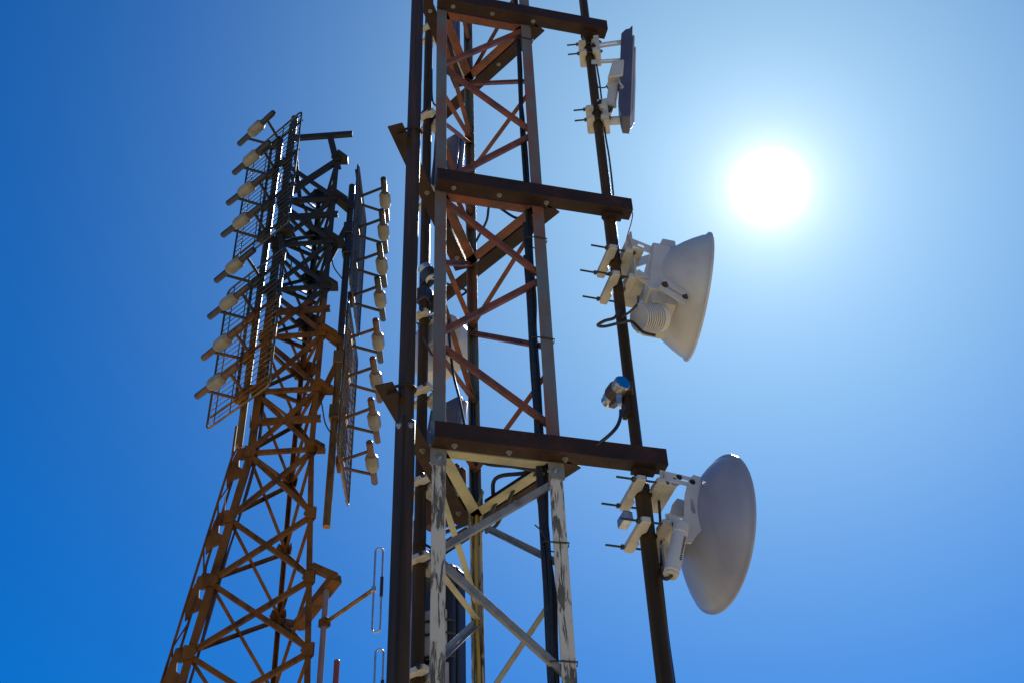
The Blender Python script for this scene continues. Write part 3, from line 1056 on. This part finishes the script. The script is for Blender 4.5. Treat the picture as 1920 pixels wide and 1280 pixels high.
T2 = thing('lattice_tower', (C2_.x, C2_.y, GZ), 'farther lattice tower on the left with splayed lower legs, carrying the dipole panels', 'tower')
for k in 'LRM':
    others = [j for j in 'LRM' if j != k]
    a, b2 = [(legs[j] - legs[k]).normalized() for j in others]
    w = .10 if k == 'L' else .075
    top = {'L': 17.75, 'R': 16.85, 'M': 16.9}[k]
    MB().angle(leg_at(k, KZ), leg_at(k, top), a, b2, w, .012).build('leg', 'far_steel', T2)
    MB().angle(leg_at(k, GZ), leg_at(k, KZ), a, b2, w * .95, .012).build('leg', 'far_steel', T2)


def fbar(p, q, w=.055, name='brace', face=None):
    d = (q - p).normalized()
    nn = face if face is not None else V((0, -1, 0))
    a = d.cross(nn).normalized()
    if a.z < 0:
        a = -a
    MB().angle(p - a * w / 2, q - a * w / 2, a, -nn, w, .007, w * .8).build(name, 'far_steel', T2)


faces = [('L', 'R'), ('R', 'M'), ('M', 'L')]


def face_n(a, b):
    d = (legs[b] - legs[a]).normalized()
    n_ = V((d.y, -d.x, 0))
    if n_.dot(legs[a] - C2_) < 0:
        n_ = -n_
    return n_


for (a, b2) in faces:
    n_ = face_n(a, b2)
    for i in range(len(lv_up) - 1):
        z0, z1 = lv_up[i], lv_up[i + 1]
        fbar(leg_at(a, z0) + n_ * .008, leg_at(b2, z1) + n_ * .008, .058, 'brace', n_)
        fbar(leg_at(b2, z0) - n_ * .008, leg_at(a, z1) - n_ * .008, .058, 'brace', n_)
        fbar(leg_at(a, z0), leg_at(b2, z0), .062, 'crossbar', n_)
    for i in range(7):
        z0, z1 = lv_lo[i], lv_lo[i + 1]
        w = .062 if a == 'L' or b2 == 'L' else .055
        fbar(leg_at(a, z0) + n_ * .008, leg_at(b2, z1) + n_ * .008, w, 'brace', n_)
        fbar(leg_at(b2, z0) - n_ * .008, leg_at(a, z1) - n_ * .008, w, 'brace', n_)
# extra crossbars at half levels on the front face
for z in (15.42, 13.38, 11.33):
    fbar(leg_at('L', z), leg_at('R', z) + V((.05, 0, 0)), .085, 'crossbar', V((0, -1, 0)))
# head frame
pz = leg_at('L', 17.38)
fbar(pz, pz + V((1.08, -.04, 0)), .09, 'crossbar', V((0, -1, 0)))
fbar(pz + V((.70, -.02, 0)), leg_at('R', 16.45), .10, 'brace', V((0, -1, 0)))
fbar(leg_at('L', 15.9), leg_at('R', 16.75), .09, 'brace', V((0, -1, 0)))
MB().tube([leg_at('L', 17.3) + V((.06, .05, 0)), leg_at('L', 17.95) + V((.06, .05, 0))], .055, 14).build('head_tube', 'far_pole', T2)
# a bright tube leaning inside the head
MB().tube([leg_at('L', 17.25) + V((.10, .2, 0)), leg_at('L', 16.1) + V((.26, .25, 0))], .035, 12).build('head_tube', 'far_pole', T2)
# gusset plates
random.seed(5)
for k in 'LRM':
    rad = (legs[k] - C2_).normalized()
    for z in lv_up + lv_lo[1:6]:
        p = leg_at(k, z)
        for j in 'LRM':
            if j == k:
                continue
            d = (legs[j] - legs[k]).normalized()
            n_ = face_n(k, j)
            s_ = {'L': .12, 'R': .11, 'M': .15}[k]
            q = p + n_ * .022
            pts = [q + d * (-.03) + Z * (-s_ * .8), q + d * s_ * .75 + Z * (-s_ * .7), q + d * s_ * 1.1 + Z * (-.02), q + d * s_ * .8 + Z * (s_ * .65), q + d * (-.03) + Z * (s_ * .8)]
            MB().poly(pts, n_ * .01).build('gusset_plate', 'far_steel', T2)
for i, z in enumerate(lv_up[2:]):
    rad = (M_ - C2_).normalized()
    p = leg_at('M', z) - rad * .03
    q = V((1, .05, 0)).normalized()
    b = MB()
    b.poly([p - q * .19 + Z * .02, p - q * .10 - Z * .20, p + q * .12 - Z * .22, p + q * .22 - Z * .04, p + q * .20 + Z * .10, p - q * .02 + Z * .20], V((0, .012, 0)))
    b.build('gusset_plate', 'far_steel', T2)
for i in range(1, 6):
    z0, z1 = lv_up[i], lv_up[i + 1]
    zm = (z0 + z1) / 2
    n1 = face_n('R', 'M')
    fbar(leg_at('R', zm), leg_at('M', zm), .05, 'crossbar', n1)
    fbar(leg_at('L', z0 + .12), at(Rr.lerp(M_, .5), z0 + .02), .05, 'brace', V((0, -1, 0)))
    fbar(leg_at('M', zm + .1), at(L2.lerp(Rr, .45), z0), .06, 'brace', V((-1, 0, 0)))
    fbar(leg_at('L', z1 - .1), leg_at('M', z1 - .2), .05, 'crossbar', V((0, -1, 0)))
# corner brackets pointing out of the right leg, box shaped
for i, z in enumerate(lv_up):
    p = leg_at('R', z)
    f = Fr(p, 48)
    ln = .16 if i % 3 else .10
    b = MB()
    b.poly([f.p(-.1, -.09, .0), f.p(ln, -.09, 0), f.p(ln + .09, .0, 0), f.p(ln, .09, 0), f.p(-.1, .09, 0)], Z * .07)
    b.build('corner_bracket', 'far_steel', T2)
# left-hand corner brackets that carry the cable ladder
LADO = [V((-.205, .06, 0)), V((-.12, .10, 0))]
for z in [17.0] * 0 + lv_lo[1:6] + lv_up[:1]:
    p = leg_at('L', z)
    f = Fr(p, 180)
    b = MB()
    b.poly([f.p(u_ * .68, -.05, w_) for u_, w_ in [(-.02, .10), (.20, .08), (.23, -.05), (.10, -.10), (-.02, -.08)]], f.v * .04)
    b.poly([f.p(u_ * .68, -.056, w_) for u_, w_ in [(.15, -.06), (.24, -.02), (.34, -.36), (.32, -.52), (.22, -.42), (.04, -.36), (.05, -.26), (.13, -.22)]], f.v * .04)
    b.build('corner_bracket', 'far_steel', T2)
# spikes against birds
for (kk, z) in (('L', 16.2), ('L', 15.1), ('M', 15.2), ('M', 13.5), ('L', 12.9), ('L', 11.2), ('L', 9.8), ('L', 8.8), ('M', 12.0)):
    p = leg_at(kk, z) + V((random.uniform(-.12, .02), -.03, 0))
    MB().tube([p, p + V((random.uniform(-.03, .03), 0, .26))], [.014, .002], 6).build('spike', 'far_steel', T2)

# cable ladder beside the splayed leg
LD = thing('cable_ladder', leg_at('L', GZ) + LADO[0], 'narrow zigzag cable ladder running down outside the splayed left leg', 'cable ladder')
zt = 11.3
for o_ in LADO:
    MB().bar(leg_at('L', GZ) + o_, leg_at('L', KZ) + o_, .03, .03).bar(leg_at('L', KZ) + o_, leg_at('L', zt) + o_, .03, .03).build('rail', 'far_steel', LD)
z = GZ + .1
i = 0
zz = []
while z < zt - .3:
    p, q = leg_at('L', z) + LADO[i % 2], leg_at('L', z + .36) + LADO[(i + 1) % 2]
    MB().bar(p, q, .02, .02).build('rung', 'far_steel', LD)
    z += .36
    i += 1

# poles of the dipole panels
AZL = 319.0
wL = V((math.cos(R_(AZL)), math.sin(R_(AZL)), 0))
nL = V((math.cos(R_(AZL - 90)), math.sin(R_(AZL - 90)), 0))
A1 = V((-3.76825578, 13.74677084, 0))
AZR = 91.0
wR = V((math.cos(R_(AZR)), math.sin(R_(AZR)), 0))
nR = V((1, 0.017, 0)).normalized()
A2 = V((-2.335, 14.20, 0))
PL = A1 - nL * .11
PR = V((-2.488, 14.09, 0))
t = thing('mounting_pole', at(PL, 10.8), 'vertical dark pole behind the two left-hand dipole panels', 'pole')
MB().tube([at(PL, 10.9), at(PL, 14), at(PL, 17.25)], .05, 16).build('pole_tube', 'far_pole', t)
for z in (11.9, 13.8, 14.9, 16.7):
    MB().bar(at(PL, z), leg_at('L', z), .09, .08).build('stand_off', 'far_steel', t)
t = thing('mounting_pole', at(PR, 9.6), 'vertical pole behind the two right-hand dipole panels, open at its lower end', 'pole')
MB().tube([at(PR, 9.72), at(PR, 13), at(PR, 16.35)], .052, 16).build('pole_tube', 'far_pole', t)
for z in (15.78, 12.9):
    MB().bar(leg_at('R', z), at(PR, z), .12, .10).build('stand_off', 'far_steel', t)
    p, q = at(PR, z - .35) - V((.02, 0, 0)), at(Rr.lerp(M_, .2), z - 1.35)
    MB().bar(q, p, .09, .09).build('stay_bar', 'far_steel', t)
for z in (14.85, 11.6, 12.6, 15.3):
    MB().box(Fr(at(PR, z), 0), -.075, .075, -.075, .075, -.12, .12).build('clamp', 'far_pole', t, bevel=.01)


# ------------------------------------------------------------------ dipole panels
def dipole_panel(c, az_w, side_n, label, W=1.34, H=2.68):
    """Grid reflector with four dipoles on V struts; local x along the rods, y out of the face, z up."""
    t = thing('dipole_panel', c, label, 'dipole antenna', 'dipole panels on the far tower')
    x = V((math.cos(R_(az_w)), math.sin(R_(az_w)), 0))
    y = side_n
    P = lambda a, b, d: V(c) + x * a + y * b + Z * d
    hw, hh, rc = W / 2, H / 2, .09
    pts = []
    for cx, cz, a0 in ((hw - rc, hh - rc, 0), (-hw + rc, hh - rc, 90), (-hw + rc, -hh + rc, 180), (hw - rc, -hh + rc, 270)):
        for k in range(6):
            a = R_(a0 + k * 18)
            pts.append(P(cx + math.cos(a) * rc, 0, cz + math.sin(a) * rc))
    g = MB()
    g.tube(pts, .017, 8, True)
    k = -hh + .1
    while k < hh - .04:
        g.tube([P(-hw, .0, k), P(hw, .0, k)], .0075, 6)
        k += .108
    for a in (-hw * .80, -hw * .28, hw * .28, hw * .80):
        g.tube([P(a, -.016, -hh), P(a, -.016, hh)], .0085, 6)
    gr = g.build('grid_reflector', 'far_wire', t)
    for a in (-.12, .12):
        MB().tube([P(a, -.04, -hh + .2), P(a, -.04, hh - .2)], .024, 8).build('back_rail', 'far_steel', t)
    for dz in (1.13, .39, -.37, -1.10):
        MB().bar(P(-hw, -.03, dz), P(hw, -.03, dz), .026, .026).build('cross_rail', 'far_steel', t)
        D_ = .38
        jz = dz + random.uniform(-.012, .012)
        xd = (x + y * random.uniform(-.03, .03) + Z * random.uniform(-.025, .025)).normalized()
        r_ = MB()
        r_.lathe(P(0, D_, jz) - xd * .17, xd, [(.048, .01), (.062, .014), (.088, .055), (.091, .07), (.091, .27), (.088, .285), (.062, .326), (.048, .33)], 10)
        rad = r_.build('dipole', 'radome', t, bevel=.006, smooth=25)
        for s_ in (-1, 1):
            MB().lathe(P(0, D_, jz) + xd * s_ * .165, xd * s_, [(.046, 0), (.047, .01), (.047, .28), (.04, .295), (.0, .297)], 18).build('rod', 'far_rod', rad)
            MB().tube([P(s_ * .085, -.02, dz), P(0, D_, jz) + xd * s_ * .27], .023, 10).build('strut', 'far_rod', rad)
        MB().box(Fr(P(0, -.05, dz), az_w), -.11, .11, -.05, .05, -.07, .07).build('feed_box', 'far_steel', t, bevel=.01)
    return t


dipole_panel(at(A1, 16.02), AZL, nL, 'upper grid panel with four slanting cream capped dipoles on the left of the far tower')
dipole_panel(at(A1, 12.82), AZL, nL, 'lower grid panel with four slanting cream capped dipoles on the left of the far tower')
dipole_panel(at(A2, 14.98), AZR, nR, 'upper edge-on grid panel with four upright dipoles right of the far tower', 1.30, 2.6)
dipole_panel(at(A2, 11.90), AZR, nR, 'lower edge-on grid panel with four upright dipoles right of the far tower', 1.30, 2.7)

# leads on the far tower
def flead(pts, label, r=.010):
    cable(pts, r, label, 'black')


flead([leg_at('L', 14.9) + V((.12, 0, 0)), leg_at('L', 14.88) + V((.35, -.02, .03)), leg_at('L', 14.96) + V((.62, 0, .0))], 'thin lead crossing the far tower near its second pair of dipoles')
flead([leg_at('L', 14.75) + V((.16, 0, 0)), leg_at('L', 14.4) + V((.30, -.02, 0)), leg_at('L', 14.1) + V((.28, -.02, 0)), leg_at('L', 14.15) + V((.16, 0, 0))], 'drooping black loop beside the left leg of the far tower')
flead([leg_at('R', 14.5), leg_at('R', 14.2) + V((.06, 0, 0)), at(PR, 14.15)], 'lead from the far tower right leg to the upper edge-on panel')
flead([leg_at('M', 13.2), leg_at('M', 12.4) + V((.05, -.1, 0)), leg_at('R', 11.7) + V((0, .02, 0)), leg_at('R', 11.3) + V((.1, .1, 0)), at(PR, 11.2)], 'lead sagging from the far tower to the lower edge-on panel')
for k in range(4):
    pts = []
    zz = 17.0 - k * .4
    while zz > 4:
        pts.append(leg_at('L', zz) + V((.05 + .03 * k + random.uniform(-.015, .015), .06 + random.uniform(-.02, .02), 0)))
        zz -= .6
    cable(pts, .014, 'black feeder cable strapped inside the left leg of the far tower', 'far_rod', 3, 'feeder cables on the far tower')
JB = thing('junction_box', leg_at('L', 14.98), 'round dark junction box with glinting fittings on the far tower leg', 'junction box')
c = leg_at('L', 14.98) + V((.20, -.1, 0))
MB().lathe(c - V((0, 0, .08)), Z, [(.06, 0), (.11, .02), (.11, .14), (.06, .17)], 16).build('box_body', 'far_rod', JB)
MB().tube([c + V((-.1, 0, -.1)), c + V((-.02, 0, -.5))], .045, 12).build('box_neck', 'far_pole', JB)

# ------------------------------------------------------------------ folded dipoles low on the left
pq = leg_at('R', 8.75)
YQ = V((0, pq.y + .1, 0))
ny = V((0, 1, 0))
qt = on(612, 1106, YQ, ny)
QX = V((qt.x, qt.y, 0))
t = thing('mounting_pole', at(QX, 4.6), 'mauve pole at the end of the square arm low on the far tower', 'pole')
MB().tube([at(QX, 4.6), at(QX, 6.5), at(QX, qt.z)], .037, 16).build('pole_tube', 'lilac', t)
# square arm on the far tower that holds it
p0 = leg_at('R', zon(leg_at('R', 8.8), 1062))
pc = on(631, 1082, YQ - ny * .12, ny)
pe = on(560, 1172, YQ + ny * .55, ny)
MB().bar(p0, pc, .10, .09).build('outrigger', 'far_steel', T2)
MB().bar(pc, pe, .14, .12).build('outrigger', 'far_steel', T2)
pf = leg_at('M', zon(leg_at('M', 8.7), 1166))
MB().bar(pf, pe, .12, .10).build('outrigger', 'far_steel', T2)


def folded(yc, half, label, p_attach=None):
    """Closed loop dipole on a boom."""
    c0 = on(617, yc + 64, YQ, ny)
    a = R_(-42)
    dirn = V((math.cos(a), math.sin(a), 0))
    c1 = on(701, yc, V((0, c0.y - .55, 0)), ny)
    dirn = (c1 - c0)
    dirn.z = 0
    dirn.normalize()
    c1 = c0 + (c1 - c0)
    t = thing('folded_dipole', c0, label, 'loop antenna', 'loop antennas on the mauve pole')
    MB().tube([at(QX, c0.z), c1], .026, 12).build('boom', 'redpole' if False else 'far_pole', t)
    MB().box(Fr(at(QX, c0.z), -40), -.05, .07, -.05, .05, -.05, .06).build('boom_clamp', 'far_steel', t, bevel=.008)
    w = .045
    u = V((1, 0, 0))
    pts = []
    for k in range(9):
        an = math.pi * k / 8
        pts.append(c1 + u * (w + math.cos(an) * w) + Z * (half + math.sin(an) * w))
    for k in range(9):
        an = math.pi + math.pi * k / 8
        pts.append(c1 + u * (w + math.cos(an) * w) + Z * (-half + math.sin(an) * w))
    MB().tube(pts, .013, 10, True).build('loop', 'loop', t)
    MB().tube([c1 + u * 2 * w + Z * .16, c1 + u * 2 * w - Z * .10], .021, 10).build('balun', 'black', t)
    MB().lathe(c1 - Z * .03, Z, [(.03, 0), (.03, .06)], 12).build('hub', 'loop', t)
    return t


folded(1104, .52, 'narrow aluminium loop antenna on a slanting boom beside the square left pole')
folded(1300, .50, 'second aluminium loop antenna cut by the bottom edge, beside the square left pole')
qs = on(632, 1237, YQ + ny * .1, ny)
t = thing('whip_mast', at(qs, 4.6), 'short red brown pole top poking up at the bottom edge right of the mauve pole', 'pole')
MB().tube([at(qs, 4.6), at(qs, 6), at(qs, qs.z)], .036, 16).build('mast_tube', 'redpole', t, bevel=.01)
# ties that carry these poles back to the tower, below the frame
for X_ in (QX, qs):
    MB().bar(at(X_, 5.2), leg_at('R', 5.2), .07, .07).build('outrigger', 'far_steel', T2)

# ------------------------------------------------------------------ light and sky
el = math.asin(SUN.z)
az = math.atan2(SUN.x, SUN.y)
sd_ = bpy.data.lights.new('sun', 'SUN')
sd_.energy = 5.0
sd_.angle = R_(.53)
sd_.color = (1, .95, .86)
so = bpy.data.objects.new('sun', sd_)
COL.objects.link(so)
so.rotation_euler = (-SUN).to_track_quat('-Z', 'Y').to_euler()

w = bpy.data.worlds.new('World')
sc.world = w
w.use_nodes = True
N, Lk = w.node_tree.nodes, w.node_tree.links
bg = N['Background']
sky = N.new('ShaderNodeTexSky')
sky.sky_type = 'NISHITA'
sky.sun_disc = False
sky.sun_elevation = el
sky.sun_rotation = az
sky.air_density = 1.0
sky.dust_density = 0.0
sky.ozone_density = 2.2
hs = N.new('ShaderNodeVectorMath')       # deep polarised blue
hs.operation = 'MULTIPLY'
hs.inputs[1].default_value = (.0, .415, .88)
Lk.new(sky.outputs[0], hs.inputs[0])
# glow of the air round the sun, by true angle from the sun, and the sun's own burnt-out disc
tc = N.new('ShaderNodeTexCoord')
dt = N.new('ShaderNodeVectorMath')
dt.operation = 'DOT_PRODUCT'
dt.inputs[1].default_value = SUN
nm = N.new('ShaderNodeVectorMath')
nm.operation = 'NORMALIZE'
Lk.new(tc.outputs['Generated'], nm.inputs[0])
Lk.new(nm.outputs[0], dt.inputs[0])
ac = N.new('ShaderNodeMath')
ac.operation = 'ARCCOSINE'
Lk.new(dt.outputs['Value'], ac.inputs[0])


def fall(width, amp, power):
    a = N.new('ShaderNodeMath')
    a.operation = 'DIVIDE'
    a.inputs[1].default_value = R_(width)
    Lk.new(ac.outputs[0], a.inputs[0])
    q = N.new('ShaderNodeMath')
    q.operation = 'POWER'
    q.inputs[1].default_value = power
    Lk.new(a.outputs[0], q.inputs[0])
    n_ = N.new('ShaderNodeMath')
    n_.operation = 'MULTIPLY'
    n_.inputs[1].default_value = -1
    Lk.new(q.outputs[0], n_.inputs[0])
    e = N.new('ShaderNodeMath')
    e.operation = 'EXPONENT'
    Lk.new(n_.outputs[0], e.inputs[0])
    k = N.new('ShaderNodeMath')
    k.operation = 'MULTIPLY'
    k.inputs[1].default_value = amp
    Lk.new(e.outputs[0], k.inputs[0])
    return k


GL = [(.34, 190.0, 1.0, (1, .97, .94)), (2.1, 8.0, 1.0, (1, .95, .92)), (16.8, 4.9, 1.9, (.60, .86, .72))]
last = hs.outputs[0]
for wd, am, pw, col in GL:
    k = fall(wd, am, pw)
    v = N.new('ShaderNodeVectorMath')
    v.operation = 'SCALE'
    v.inputs[0].default_value = col
    Lk.new(k.outputs[0], v.inputs['Scale'])
    ad = N.new('ShaderNodeVectorMath')
    ad.operation = 'ADD'
    Lk.new(last, ad.inputs[0])
    Lk.new(v.outputs[0], ad.inputs[1])
    last = ad.outputs[0]
Lk.new(last, bg.inputs['Color'])
bg.inputs['Strength'].default_value = .095

vs = sc.view_settings
vs.view_transform = 'Standard'
vs.look = 'None'
vs.exposure = 0.4
vs.gamma = 1.0
sc.cycles.max_bounces = 6
sc.cycles.use_denoising = True
